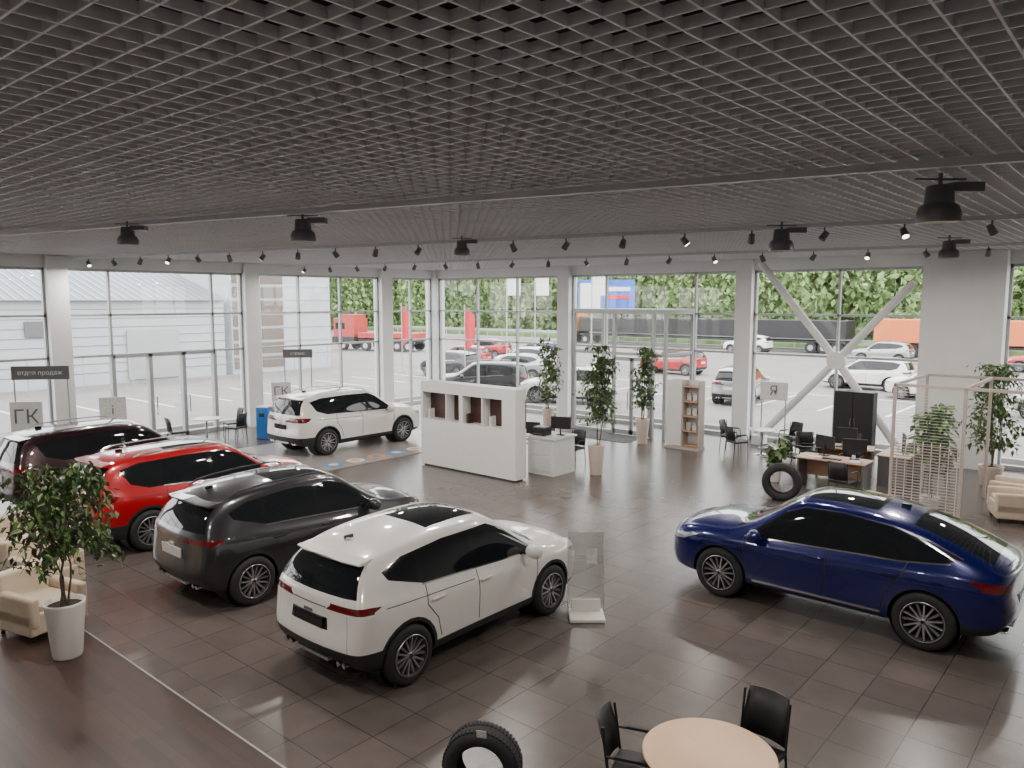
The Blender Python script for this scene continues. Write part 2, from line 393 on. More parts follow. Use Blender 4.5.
B['regions']=[
  ([(1.02,1.02),(.46,1.43),(.2,1.535),(-.6,1.55),(-1.4,1.525),(-1.74,1.45),(-1.60,1.20),(-1.3,1.10)],'y','side',2),
  ([(.93,1.04),(.43,1.42),(.18,1.515),(-.10,1.525),(-.10,1.06)],'y','side',3),
  ([(-.17,1.06),(-.17,1.53),(-.85,1.53),(-1.0,1.515),(-1.05,1.10)],'y','side',3),
  ([(-1.10,1.11),(-1.06,1.51),(-1.4,1.49),(-1.64,1.43),(-1.54,1.22),(-1.3,1.13)],'y','side',3),
  ([(-.70,1.13),(.70,1.13),(.58,1.50),(-.58,1.50)],'x','rear',3),
  ([(-.70,1.10),(.70,1.10),(.57,1.55),(-.57,1.55)],'x','ws',3),
  ([(-.55,.34),(.55,.36),(.55,.80),(-.55,.80)],'x','front',1),
  ([(.20,.94),(1,.94),(1,1.05),(.55,1.05),(.24,.98)],'x','rear',4),([(-.20,.94),(-1,.94),(-1,1.05),(-.55,1.05),(-.24,.98)],'x','rear',4),
  ([(-2.4,.94),(-1.90,.96),(-1.80,1.045),(-1.95,1.06),(-2.4,1.06)],'y','rearside',4),
  ([(1.68,.90),(1.95,.87),(2.4,.82),(2.4,.74),(1.95,.77)],'y','frontside',5),
  ([(.20,-.42),(.24,-.2),(.24,.2),(.20,.42),(-.82,.44),(-.84,0),(-.82,-.44)],'z','top',3)]
B['det']=dict(pz=.80,rails=True,railmat='silver',wz=1.16,coupe=False,handles=(-.02,-.90))
suvB=variant(B)
Cc=KEEP(base)
Cc['xl']=[-2.20,-2.08,-1.82,-1.48,-1.05,-.60,-.15,.30,.70,1.00,1.28,1.55,1.85,2.10,2.22]
Cc['xu']=[-2.16,-2.02,-1.75,-1.42,-1.02,-.60,-.15,.16,.38,.74,1.12,1.46,1.80,2.03,2.14]
Cc['W']=[.76,.85,.90,.92,.915,.91,.905,.908,.915,.92,.92,.915,.89,.82,.67]
Cc['sill']=[.38,.32,.27,.25,.25,.25,.25,.25,.25,.25,.25,.25,.26,.28,.31]
Cc['belt']=[1.02,1.04,1.06,1.06,1.045,1.02,1.0,.985,.975,.97,.97,.965,.945,.90,.84]
Cc['ZR']=[1.095,1.155,1.28,1.40,1.50,1.565,1.59,1.585,1.545,1.30,1.07,1.045,1.015,.965,.89]
Cc['YR']=[.66,.66,.645,.64,.65,.66,.665,.66,.645,.69,.74,.74,.71,.65,.51]
Cc['wr'],Cc['wf'],Cc['R']=-1.35,1.35,.37
Cc['rclad']=.44; Cc['clad']=.32; Cc['arch']=.05
Cc['regions']=[
  ([(1.02,.995),(.46,1.39),(.2,1.49),(-.3,1.50),(-.9,1.435),(-1.35,1.325),(-1.72,1.19),(-1.5,1.12),(-1.0,1.07)],'y','side',2),
  ([(.93,1.02),(.43,1.375),(.18,1.47),(-.10,1.48),(-.10,1.04)],'y','side',3),
  ([(-.17,1.045),(-.17,1.48),(-.3,1.48),(-.88,1.415),(-1.12,1.35),(-1.12,1.09)],'y','side',3),
  ([(-1.18,1.10),(-1.18,1.335),(-1.35,1.29),(-1.6,1.195),(-1.45,1.135)],'y','side',3),
  ([(-2.02,-.56),(-2.02,.56),(-1.12,.52),(-1.12,-.52)],'z','top',3),
  ([(-.70,1.07),(.70,1.07),(.57,1.52),(-.57,1.52)],'x','ws',3),
  ([(-.55,.34),(.55,.36),(.55,.76),(-.55,.76)],'x','front',1),
  ([(.0,.90),(1,.88),(1,.98),(.5,.96),(.0,.93)],'x','rear',4),([(0,.90),(-1,.88),(-1,.98),(-.5,.96),(0,.93)],'x','rear',4),
  ([(-2.4,.87),(-1.95,.91),(-1.78,.985),(-1.95,.99),(-2.4,.98)],'y','rearside',4),
  ([(1.68,.89),(1.95,.85),(2.4,.80),(2.4,.72),(1.95,.76)],'y','frontside',5),
  ([(.24,-.44),(.29,-.2),(.29,.2),(.24,.44),(-.66,.46),(-.68,0),(-.66,-.46)],'z','top',3)]
Cc['seams']=[[(1.0,.97),(.98,.70),(.93,.36)],[(-.14,1.03),(-.15,.36)],[(-1.14,1.08),(-1.05,.86),(-.90,.66),(-.84,.36)]]
Cc['strips']=[([(1.0,.985),(-1.05,1.065),(-1.6,1.13)],.009,6),([(.46,1.405),(.2,1.505),(-.3,1.515),(-.9,1.45),(-1.35,1.34),(-1.72,1.20)],.008,6),([(.85,.37),(-.85,.37)],.018,6),([(1.2,.80),(-1.7,.86)],.004,1)]
Cc['det']=dict(pz=.70,rails=False,railmat='black',wz=1.12,coupe=True,handles=(-.02,-.95))
coupe=variant(Cc)
def paint(name,c,metal=.2,rough=.28):
    return mat(name,c,rough,metal,coat=1,noise=.015)
_cache={}
def car(P,pm,x,y,rz,sc=1,z=0,name='car',plate=0):
    e=empty(name,(x,y,z),rz,(sc,sc,sc) if not isinstance(sc,tuple) else sc)
    key=(id(P),pm.name)
    if key not in _cache:
        a=P['me'].copy(); a.materials[0]=pm
        b=P['pm'].copy(); b.materials[0]=pm
        _cache[key]=(a,b)
    a,b=_cache[key]
    for nm,me in (('body',a),('mirrors_handles_spoiler',b),('trim_details',P['dm'])):
        o=bpy.data.objects.new(nm,me);COL.objects.link(o);o.parent=e
        if nm.startswith('mirr'):
            bv=o.modifiers.new('b','BEVEL');bv.width=.008;bv.segments=2;bv.limit_method='ANGLE'
    o=bpy.data.objects.new('number_plate',P['pl'][plate]);COL.objects.link(o);o.parent=e;o.location=(P['xl'][0]-.055,0,P['det']['pz'])
    i=1
    for wx in (P['wr'],P['wf']):
        for sg in (1,-1):
            o=bpy.data.objects.new('wheel_%d'%i,P['wm']);COL.objects.link(o);o.parent=e;i+=1
            o.location=(wx,sg*.795,P['R']); o.rotation_euler=(0,random.random(),0 if sg>0 else math.pi)
    return e
pw=paint('paint_white',(.80,.77,.73),0,.3); pg=paint('paint_grey',(.035,.036,.04),.5,.3); prd=paint('paint_red',(.40,.005,.010),.1)
pdk=paint('paint_dark_maroon',(.03,.008,.012),.4); pbl=paint('paint_blue',(.004,.008,.10),.3,.22); pbk=paint('paint_black',(.015,.016,.02),.3)
psl=paint('paint_silver',(.38,.39,.40),.6)
H90=math.pi/2
car(suvA,pw,-7.43,7.14,H90,1.035,plate=1)
car(suvA2,pg,-11.0,7.27,H90,1.05)
car(suvB,prd,-14.65,7.45,H90,1.04)
car(suvB,pdk,-18.3,7.35,H90,1.07)
car(suvB,pw,-19.35,14.75,H90,1.08,z=.02,plate=1)
car(coupe,pbl,-3.57,11.6,math.pi,1.04)
# ---------------------------------------------------------------- room
X0,X1,Y0,Y1=-25,5,-5,24; CZ=5.8
b=MB(); b.bx(X0-.2,X1,3.91,Y1+.2,-.15,0,'tile'); b.bx(X0-.2,X1,Y0,3.89,-.15,0,'wood'); b.bx(X0-.2,X1,3.89,3.91,-.15,.004,'alu'); b.obj('floor')
b=MB(); b.bx(X0-.6,X1+.6,Y0-.6,Y1+.6,6.7,6.9,'void'); b.obj('ceiling')
b=MB(); p=.2;t=.014;h=.06
x=X0+.3+p
while x<X1: b.bx(x-t/2,x+t/2,Y0,Y1-.2,CZ,CZ+h,'slat'); x+=p
y=Y0+.1
while y<Y1-.3: b.bx(X0+.2,X1,y-t/2,y+t/2,CZ+.001,CZ+h-.001,'slat'); y+=p
b.obj('ceiling_grid')
b=MB()
for yy in (1,7,13,19): b.cyl((X0+1,yy,6.35),(X1-.1,yy,6.35),.2,'void',seg=16)
b.obj('ceiling_duct')
WT=5.45
b=MB(); b.bx(X0-.3,X0+.15,Y0,Y1+.3,WT,6.69,'white')
for yy in (2.5,8.6,14.85,21.0): b.bx(X0-.25,X0+.3,yy-.28,yy+.28,0,WT+.33,'white')
b.bx(X0-.3,X0+.3,Y1-.3,Y1+.3,0,6.69,'white')
b.obj('wall_left')
b=MB(); b.bx(X0+.3,X1,Y1-.15,Y1+.3,WT,6.69,'white')
for xx in (-17.7,-10.5): b.bx(xx-.27,xx+.27,Y1-.3,Y1+.25,0,WT+.33,'white')
b.bx(-5.25,-3.3,Y1-.6,Y1+.25,0,5.79,'white')
b.bx(X1-.3,X1,Y1-.3,Y1+.3,0,6.69,'white')
b.obj('wall_front')
b=MB(); b.bx(X0-.3,X1+.3,Y0-.3,Y0,0,6.69,'wallgrey'); b.obj('wall_back')
b=MB(); b.bx(X1,X1+.3,Y0,Y1,0,6.69,'wallgrey'); b.obj('wall_right')
wn=[0]
def window(axis,c,a0,a1,verts,trans=(2.8,4.05),zmax=WT,extra=None):
    wn[0]+=1; b=MB(); f=.07
    def bar(u0,u1,z0,z1,d=.12,k='alu'):
        if axis=='x': b.bx(u0,u1,c-d/2,c+d/2,z0,z1,k)
        else: b.bx(c-d/2,c+d/2,u0,u1,z0,z1,k)
    bar(a0,a1,0,.12); bar(a0,a1,zmax-.08,zmax)
    bar(a0,a0+f,0,zmax);bar(a1-f,a1,0,zmax)
    for v in verts: bar(v-f/2,v+f/2,.12,zmax)
    for z in trans: bar(a0,a1,z-f/2,z+f/2)
    if extra:
        for v in extra: bar(v-.06,v+.06,0,2.8,.2,'alu')
        bar(extra[0],extra[-1],2.7,2.82,.2,'alu'); bar(extra[0],extra[-1],0,.14,.2,'alu')
        for v in extra[1:3]: b.box((c+.16,v+.12,1.1),(.03,.03,.6),'chrome')
    if axis=='x': b.add([(a0,c,.1),(a1,c,.1),(a1,c,zmax),(a0,c,zmax)],[(0,1,2,3)],'glass')
    else: b.add([(c,a0,.1),(c,a1,.1),(c,a1,zmax),(c,a0,zmax)],[(0,1,2,3)],'glass')
    b.obj('window_%d'%wn[0])
def mid(a,b,n): return [a+(b-a)*i/n for i in range(1,n)]
window('y',X0,2.78,8.32,mid(2.78,8.32,3))
window('y',X0,8.88,14.57,[10.1,13.45],extra=(10.1,11.25,12.35,13.45))
window('y',X0,15.13,20.72,[16.9,18.8])
window('y',X0,21.28,23.7,[22.5])
window('y',X0,-5,2.22,mid(-5,2.22,3))
window('x',Y1,-24.7,-17.97,[-22.4,-20.2])
window('x',Y1,-17.43,-10.77,[-15.9,-12.3])
window('x',Y1,-10.23,-5.25,[-7.6])
window('x',Y1,-3.3,4.7,[-.6,2.1])
b=MB(); vx0,vx1,vy0,vy1,vz=-15.9,-12.3,22.0,23.85,4.15
for xx in (vx0,-14.25,-12.75,vx1):
    b.bx(xx-.05,xx+.05,vy0-.05,vy0+.05,0,vz,'alu')
for xx in (vx0,vx1):
    b.bx(xx-.05,xx+.05,vy1-.1,vy1,0,vz,'alu'); b.bx(xx-.04,xx+.04,vy0,vy1,vz-.1,vz,'alu'); b.bx(xx-.04,xx+.04,vy0,vy1,2.7,2.78,'alu'); b.bx(xx-.04,xx+.04,vy0,vy1,0,.1,'alu')
    b.add([(xx,vy0,.05),(xx,vy1,.05),(xx,vy1,vz),(xx,vy0,vz)],[(0,1,2,3)],'glass')
b.bx(vx0,vx1,vy0-.04,vy0+.04,vz-.1,vz,'alu');b.bx(vx0,vx1,vy0-.04,vy0+.04,2.68,2.78,'alu'); b.bx(vx0,-14.25,vy0-.04,vy0+.04,0,.1,'alu')
b.add([(vx0,vy0,.05),(vx1,vy0,.05),(vx1,vy0,vz),(vx0,vy0,vz)],[(0,1,2,3)],'glass')
b.bx(vx0-.05,vx1+.05,vy0-.05,vy1,vz,vz+.06,'alu')
b.obj('entrance_vestibule')
b=MB()
for xx in (-14.17,-13.53,-13.47,-12.83): b.bx(xx-.04,xx+.04,vy0-.1,vy0-.055,.02,2.6,'alu')
b.bx(-14.2,-12.8,vy0-.1,vy0-.055,2.5,2.62,'alu'); b.bx(-14.2,-12.8,vy0-.1,vy0-.055,.02,.18,'alu')
for xx in (-13.6,-13.4): b.cyl((xx,vy0-.15,.9),(xx,vy0-.15,1.5),.02,'chrome')
b.obj('door_1')
b=MB(); b.bx(-15.7,-12.9,20.6,21.85,0,.015,'mat'); b.obj('entrance_mat')
b=MB(); cx,cz,yb=-7.35,2.75,23.2
for q in ((-9.75,5.65),(-5.4,5.0),(-9.6,.25),(-5.5,.25)):
    b.cyl((cx,yb,cz),(q[0],yb,q[1]),.11,'white',seg=16)
b.cyl((cx,yb-.13,cz),(cx,yb+.13,cz),.26,'white',seg=20)
b.bx(-9.8,-9.4,yb-.15,yb+.15,0,.3,'white'); b.bx(-5.75,-5.4,yb-.15,yb+.15,0,.3,'white')
b.obj('structural_cross_brace',bevel=.01)
def beam(A,Bp,name,w=.10,z=5.66):
    A=Vector(A);Bp=Vector(Bp);d=Bp-A; b=MB(); b.box((0,0,0),(d.length,w,.07),'beam')
    b.obj(name,loc=((A.x+Bp.x)/2,(A.y+Bp.y)/2,z),rot=(0,0,math.atan2(d.y,d.x)))
beam((-24.5,3.2),(4.8,9.2),'ceiling_track_beam',.09,5.72)
beam((-24.6,9.0),(4.8,15.0),'ceiling_track_beam',.06,5.73)
beam((-24.6,16.0),(4.8,21.5),'ceiling_track_beam',.05,5.73)
def alight(x,y,z,e,s=.36):
    l=bpy.data.lights.new('lamp_or_fill_light','AREA'); l.shape='DISK'; l.energy=e*.72; l.color=(1,.93,.86); l.size=s
    o=bpy.data.objects.new('lamp_or_fill_light',l); COL.objects.link(o); o.location=(x,y,z)
def dome(x,y,s=1,z=5.62):
    b=MB()
    b.rev([(0,0),(.11,0),(.125,-.02),(.135,-.17),(.175,-.20),(.20,-.26),(.205,-.36),(.19,-.36),(.17,-.27),(.0,-.25)],(0,0,0),'lamp',28)
    b.rev([(0,-.285),(.12,-.285),(.13,-.275)],(0,0,0),'lampglow',20)
    b.box((.24,0,-.02),(.30,.18,.09),'lamp'); b.cyl((0,0,0),(0,0,.12),.02,'lamp'); b.box((0,0,.06),(.5,.03,.02),'lamp')
    o=b.obj('ceiling_dome_lamp',loc=(x,y,z),rot=(0,0,.7),bevel=.004); o.scale=(s,s,s)
    alight(x,y,z-.37*s,150)
for x,y,s in ((-1.82,8.6,1.0),(-9.3,6.4,.85),(-12.3,5.3,.75),(-4.8,12.2,.95),(-3.3,16.6,.9),(-10.3,10.6,.75)): dome(x,y,s)
def spot(x,y,i):
    b=MB(); a=(i*1.7)%6.28
    b.box((0,0,.06),(.22,.05,.05),'lamp'); b.cyl((0,0,.05),(0,0,-.08),.015,'lamp')
    d=Vector((math.cos(a)*.6,math.sin(a)*.6,-.8)).normalized()
    c=Vector((0,0,-.10)); b.cyl(c-d*.07,c+d*.08,.05,'lamp',r2=.062,seg=16); b.cyl(c+d*.081,c+d*.085,.05,'lampglow' if i%3==0 else 'lamp',seg=16)
    b.obj('track_spotlight',loc=(x,y,5.66))
    if i%3==0: alight(x,y,5.42,110,.2)
i=0
for k in range(21):
    x=-24+k*1.15; spot(x,9.0+(x+24.7)*.202+.05,i); i+=1
for k in range(19):
    x=-23.6+k*1.2; spot(x,16.0+(x+24.7)*.185+.05,i); i+=1
for x,y in ((-8,2.5),(-14,2),(-2,3),(-5,-1),(-18,4)): alight(x,y,5.6,170,.4)  # extra fill lights without fixtures, added to brighten the interior
# ---------------------------------------------------------------- furniture
def armchair(x,y,rz):
    e=empty('armchair',(x,y,0),rz)
    b=MB(); b.box((0,0,.24),(.80,.82,.30),'beige'); b.obj('base',e,bevel=.03)
    b=MB(); b.box((.06,0,.42),(.62,.54,.14),'beige'); b.obj('seat',e,bevel=.05,seg=4)
    b=MB(); b.box((-.32,0,.56),(.20,.82,.56),'beige',rot=(0,-.12,0)); b.obj('back',e,bevel=.06,seg=4)
    for s in (-1,1):
        b=MB(); b.box((.03,s*.34,.40),(.78,.14,.42),'beige'); b.obj('arm_%d'%(1 if s<0 else 2),e,bevel=.05,seg=4)
    b=MB()
    for sx in (-.33,.33):
        for sy in (-.33,.33): b.cyl((sx,sy,0),(sx,sy,.1),.025,'black')
    b.obj('legs',e)
armchair(-11.55,3.55,R(15)); armchair(-13.1,4.1,R(15)); armchair(-14.7,4.2,R(10))
armchair(-2.2,18.5,R(200)); armchair(-2.35,19.6,R(180))
def chair(x,y,rz,name='office_chair',arms=True):
    e=empty(name,(x,y,0),rz)
    b=MB(); b.box((0,0,.45),(.46,.46,.06),'black'); b.obj('seat',e,bevel=.02)
    b=MB()
    n=6;vs=[]
    for zz,xx in ((.50,-.22),(.70,-.25),(.92,-.31)):
        for j in range(n+1):
            yy=-.22+.44*j/n; c=.05*(1-(yy/.22)**2)
            vs+=[(xx-c,yy*(1-.12*(zz-.5)/.4),zz),(xx-c-.02,yy*(1-.12*(zz-.5)/.4),zz)]
    m=(n+1)*2;fs=[]
    for r in range(2):
        for j in range(n):
            a=r*m+j*2; fs+=[(a,a+2,a+2+m,a+m),(a+1,a+1+m,a+3+m,a+3)]
    for r in range(2): fs+=[(r*m,r*m+m,r*m+m+1,r*m+1),(r*m+2*n,r*m+2*n+1,r*m+m+2*n+1,r*m+m+2*n)]
    for j in range(n): fs+=[(j*2,j*2+1,j*2+3,j*2+2),(2*m+j*2,2*m+j*2+2,2*m+j*2+3,2*m+j*2+1)]
    b.add(vs,fs,'black',True); b.obj('back',e)
    b=MB()
    for s in (-1,1):
        b.tube([(.22,s*.23,0),(.20,s*.23,.44),(-.22,s*.22,.46),(-.28,s*.22,.90)],.012,'black')
        b.tube([(-.22,s*.22,.46),(-.27,s*.23,0)],.012,'black')
        if arms:
            b.tube([(.18,s*.25,.45),(.16,s*.25,.66),(-.24,s*.25,.66)],.011,'black'); b.box((-.03,s*.25,.675),(.28,.045,.025),'black')
    b.obj('frame',e)
def rtable(x,y,r,top,name='round_table'):
    e=empty(name,(x,y,0))
    b=MB(); b.rev([(0,.75),(r-.01,.75),(r,.745),(r,.725),(r-.01,.72),(0,.72)],(0,0,0),top,64); b.obj('top',e)
    b=MB(); b.cyl((0,0,.03),(0,0,.72),.04,'chrome',seg=20); b.rev([(0,.04),(.05,.04),(r*.5,.015),(r*.5,0),(0,0)],(0,0,0),'chrome',40); b.obj('pedestal',e)
rtable(-2.68,5.67,.55,'peach')
chair(-3.24,5.50,R(20)); chair(-2.60,6.34,R(-95),arms=False)
rtable(-23.3,12.2,.45,'whitegloss'); chair(-23.5,13.2,R(-100),arms=False); chair(-22.6,12.8,R(200),arms=False); chair(-23.2,11.2,R(80),arms=False)
rtable(-8.9,21.7,.4,'whitegloss'); chair(-9.3,20.9,R(60)); chair(-8.3,22.3,R(-110)); chair(-7.6,21.4,R(120)); chair(-7.3,19.9,R(-20)); chair(-9.8,21.6,R(0))
def tyre(x,y,r,w,rz,tag=False):
    e=empty('display_tyre',(x,y,0),rz); b=MB(); ri=r*.62
    prof=[(ri,-w*.40),(ri+.02,-w*.5),(r-.05,-w*.52),(r-.015,-w*.43),(r,-w*.32),(r,w*.32),(r-.015,w*.43),(r-.05,w*.52),(ri+.02,w*.5),(ri,w*.40)]
    b.rev(prof,(0,0,r),'rubber',56,'y'); b.rev([(ri,-w*.4),(ri+.03,-w*.38),(r-.03,-w*.3),(r-.03,w*.3),(ri+.03,w*.38),(ri,w*.4)],(0,0,r),'rubber',56,'y')
    for k in range(56):
        t=2*math.pi*k/56
        for s in (-1,1):
            b.box((math.cos(t)*(r+.002),s*w*.25,r+math.sin(t)*(r+.002)),(.014,w*.26,.022),'rubber',rot=(0,-t,0))
    b.obj('tread_casing',e)
    b=MB(); b.box((0,0,.012),(.36,w*1.3,.02),'black'); b.box((-.16,0,.06),(.02,w,.12),'black'); b.box((.16,0,.06),(.02,w,.12),'black'); b.obj('stand',e)
    if tag:
        b=MB(); b.box((0.02,-w*.5,2*r+.0),(.09,.004,.10),'paper',rot=(.3,0,0)); b.obj('label',e)
tyre(-4.45,4.80,.345,.25,R(30),True); tyre(-6.45,16.95,.42,.27,R(15))
# reception
e=empty('reception_shelf_wall',(-15.5,14.3,0))
b=MB(); L=3.4;d=.42;Ht=2.32
b.bx(0,L,0,d,.04,1.30,'whitegloss'); b.bx(0,L,0,d,2.03,Ht,'whitegloss')
b.bx(0,L,d-.04,d,1.30,2.03,'darkred')
for xx,w in ((.0,.08),(.95,.04),(1.45,.14),(2.25,.04),(2.95,.45)): b.bx(xx,xx+w,0,d-.04,1.30,2.03,'whitegloss')
for xx in (.08,.99,1.59,2.29): b.bx(xx,xx+(.87 if xx<.1 else .46 if xx<1.1 else .66),.3,.375,1.31,1.98,'darkred')
b.bx(.1,L-.1,.02,d-.02,0,.04,'black')
b.obj('carcass',e,bevel=.004)
b=MB()
for xx,k in ((.25,'paper'),(1.7,'darkred'),(2.5,'paper')): b.box((xx,.16,1.43),(.05,.2,.26),k)
b.obj('folders',e)
b=MB(); b.bx(-14.4,-12.6,15.6,16.3,.70,.75,'whitegloss'); b.bx(-12.6,-11.75,15.4,16.3,0,.95,'whitegloss');b.bx(-12.65,-11.7,15.35,16.35,.95,.99,'whitegloss')
b.bx(-14.4,-14.35,15.6,16.3,0,.7,'whitegloss'); b.bx(-12.5,-11.85,15.385,15.4,.1,.5,'signwhite'); b.bx(-12.5,-11.85,15.385,15.4,.52,.9,'signwhite')
b.obj('reception_desk',bevel=.006)
def monitor(x,y,z,rz,par=None):
    b=MB(); b.box((0,0,.32),(.54,.03,.32),'black'); b.box((0,-.017,.32),(.50,.004,.28),'screen'); b.cyl((0,.03,.01),(0,.03,.25),.02,'black'); b.box((0,.02,.008),(.22,.16,.014),'black')
    b.obj('computer_monitor',loc=(x,y,z),rot=(0,0,rz))
monitor(-13.0,16.0,.752,R(20)); monitor(-11.98,16.0,.992,R(200)); chair(-13.3,16.9,R(-90)); chair(-12.3,17.0,R(-90))
b=MB(); b.box((0,0,.09),(.40,.34,.18),'black'); b.box((0,0,.2),(.36,.30,.04),'dkalu'); b.box((0,-.18,.05),(.3,.04,.02),'dkalu'); b.obj('office_printer',loc=(-12.38,15.7,.992),bevel=.015)
b=MB(); b.box((0,0,.01),(.22,.3,.02),'paper'); b.box((.03,.02,.025),(.22,.3,.01),'signwhite',rot=(0,0,.3)); b.obj('paper_stack',loc=(-11.92,15.6,.992))
def desk(x,y,rz,L=1.6):
    e=empty('office_desk',(x,y,0),rz)
    b=MB(); b.box((0,0,.735),(L,.75,.03),'deskwood'); b.obj('top',e,bevel=.004)
    b=MB()
    for s in (-1,1): b.box((s*(L/2-.06),0,.36),(.04,.65,.72),'dkalu')
    b.box((0,.25,.45),(L-.16,.02,.45),'deskwood'); b.obj('legs',e)
    b=MB(); b.box((-L/4,-.1,.756),(.3,.21,.01),'paper',rot=(0,0,.2)); b.box((L/3,-.15,.762),(.22,.3,.02),'paper',rot=(0,0,.1)); b.box((0,-.15,.762),(.42,.14,.02),'black'); b.cyl((L/4,.15,.751),(L/4,.15,.85),.04,'signwhite'); b.obj('desk_items',e)
    return e
desk(-5.9,18.75,R(0)); desk(-4.9,20.6,R(90),1.5); desk(-6.2,20.5,R(15),1.4)
monitor(-5.5,18.95,.755,R(200)); monitor(-6.2,19.0,.755,R(160)); monitor(-4.8,20.5,.755,R(110)); monitor(-6.2,20.55,.755,R(190))
chair(-5.8,19.65,R(-90)); chair(-4.0,20.2,R(180)); chair(-5.4,17.85,R(80)); chair(-6.3,21.45,R(-80)); chair(-7.25,20.9,R(20))
b=MB(); b.bx(-7.15,-6.1,22.5,22.9,0,1.95,'black'); b.bx(-7.13,-6.64,22.48,22.5,.05,1.9,'black'); b.bx(-6.61,-6.12,22.48,22.5,.05,1.9,'black'); b.box((-6.68,22.47,1.1),(.02,.02,.2),'chrome');b.box((-6.57,22.47,1.1),(.02,.02,.2),'chrome'); b.obj('black_filing_cabinet',bevel=.004)
b=MB(); b.bx(-11.6,-11.1,20.9,20.95,.1,2.1,'signwhite')
for xx in (-11.08,-10.55): b.bx(xx,xx+.03,20.9,21.25,0,2.1,'pinkwood')
for z in (.1,.55,1.0,1.45,1.9): b.bx(-11.08,-10.52,20.9,21.25,z,z+.03,'deskwood')
b.bx(-11.6,-10.52,21.25,21.27,.0,2.1,'signwhite'); b.bx(-11.65,-10.5,20.85,21.3,0,.08,'pinkwood')
for z in (.58,1.03,1.48):
    for xx in (-10.95,-10.75): b.box((xx,21.1,z+.12),(.14,.06,.22),'paper')
b.obj('brochure_display_stand')
# lattice partition, an open-frame room divider
e=empty('lattice_partition',(-4.3,17.4,0)); b=MB(); Ht=2.75
for px_ in (0,1.3,3.1): 
    for py_ in (0,2.8): b.box((px_,py_,Ht/2),(.06,.06,Ht),'pinkwood')
for py_ in (0,2.8): b.box((1.55,py_,Ht),(3.16,.06,.06),'pinkwood')
for px_ in (0,1.3,3.1): b.box((px_,1.4,Ht),(.06,2.8,.06),'pinkwood')
b.box((.65,0,.1),(1.3,.05,.05),'pinkwood')
b.obj('frame',e)
b=MB(); z=.15
while z<1.55: b.box((.65,0,z),(1.25,.012,.022),'pinkwood'); z+=.062
z=1.55
while z<2.7: b.box((.65,0,z),(1.25,.005,.006),'whitegloss'); z+=.062
for xx in [i*.16+.1 for i in range(8)]: b.box((xx,0.008,.85),(.012,.006,1.5),'whitegloss')
b.obj('slats',e)
# acrylic stand
e=empty('acrylic_info_stand',(-6.05,8.72,0),R(-50)); b=MB(); b.box((0,0,.03),(.42,.5,.05),'pot'); b.box((-.13,0,.13),(.05,.42,.18),'pot',rot=(0,-.15,0)); b.obj('base',e,bevel=.01)
b=MB(); vs=[];n=12;ed=[[],[]]
for i in range(n+1):
    z=.08+1.1*i/n; x=-.16+.10*math.sin(i/n*2.2)-.16*(i/n)
    for q,y in enumerate((-.26,.26)): vs.append((x,y,z)); ed[q].append((x,y,z))
fs=[(2*i,2*i+1,2*i+3,2*i+2) for i in range(n)]; b.add(vs,fs,'acryl',True); b.tube(ed[0],.005,'acredge',6); b.tube(ed[1],.005,'acredge',6); b.tube([ed[0][-1],ed[1][-1]],.005,'acredge',6); b.obj('panel',e)
b=MB(); b.box((-.13,.08,.86),(.004,.15,.21),'paper',rot=(0,-.12,0)); b.obj('info_sheet',e)
def blade(x,y,z0,z1,w,rz,txt=None,kind='signgrey',post=True,name='hanging_direction_sign'):
    e=empty(name,(x,y,0),rz); b=MB(); b.box((0,0,(z0+z1)/2),(w,.06,z1-z0),kind)
    if post: b.cyl((-w/2+.05,0,.02),(-w/2+.05,0,z0),.02,'alu');b.cyl((w/2-.05,0,.02),(w/2-.05,0,z0),.02,'alu');b.box((0,0,.01),(w,.35,.02),'alu')
    b.obj('board',e,bevel=.005)
    if txt:
        c=bpy.data.curves.new('t','FONT'); c.body=txt[0]; c.size=txt[1]; c.align_x='CENTER';c.align_y='CENTER';c.extrude=.004
        o=bpy.data.objects.new('lettering',c);COL.objects.link(o);o.parent=e;o.location=(0,-.034,(z0+z1)/2);o.rotation_euler=(H90,0,0); c.materials.append(M[txt[2]])
blade(-22.6,7.3,2.42,2.78,1.4,R(50),('отдел продаж',.16,'signwhite'),name='direction_sign')
blade(-23.2,15.6,2.5,2.8,1.0,R(50),('сервис',.15,'signwhite'),name='direction_sign')
blade(-21.9,6.7,1.15,1.95,.75,R(50),('ГК',.5,'signgrey'),'signwhite',name='logo_sign')
blade(-23.2,14.9,1.05,1.7,.65,R(50),('ГК',.42,'signgrey'),'signwhite',name='logo_sign')
blade(-22.9,9.2,1.0,1.75,.7,R(60),('i',.4,'signgrey'),'paper',name='info_board_stand')
blade(-9.0,22.75,1.5,2.05,.8,R(10),('Я',.4,'signgrey'),'signwhite',name='logo_sign')
b=MB(); b.box((0,0,.53),(.42,.42,1.02),'blue'); b.box((0,0,1.06),(.38,.38,.05),'whitegloss'); b.box((0,-.21,.8),(.2,.02,.12),'black'); b.box((0,0,.015),(.44,.44,.03),'black'); b.obj('blue_water_cooler',loc=(-22.3,13.7,0),rot=(0,0,.4),bevel=.02)
b=MB(); b.bx(-21.3,-16.7,12.0,18.0,0,.02,'podium'); b.obj('display_podium')
b=MB()
for k in range(6):
    b.cyl((-17.2,12.6+k*.75,.021),(-17.2,12.6+k*.75,.025),.26,('cyan','signwhite','stickor')[k%3],seg=24)
    b.cyl((-17.2,12.6+k*.75,.025),(-17.2,12.6+k*.75,.028),.14,('signwhite','stickor','cyan')[k%3],seg=24)
b.obj('floor_sticker_row')
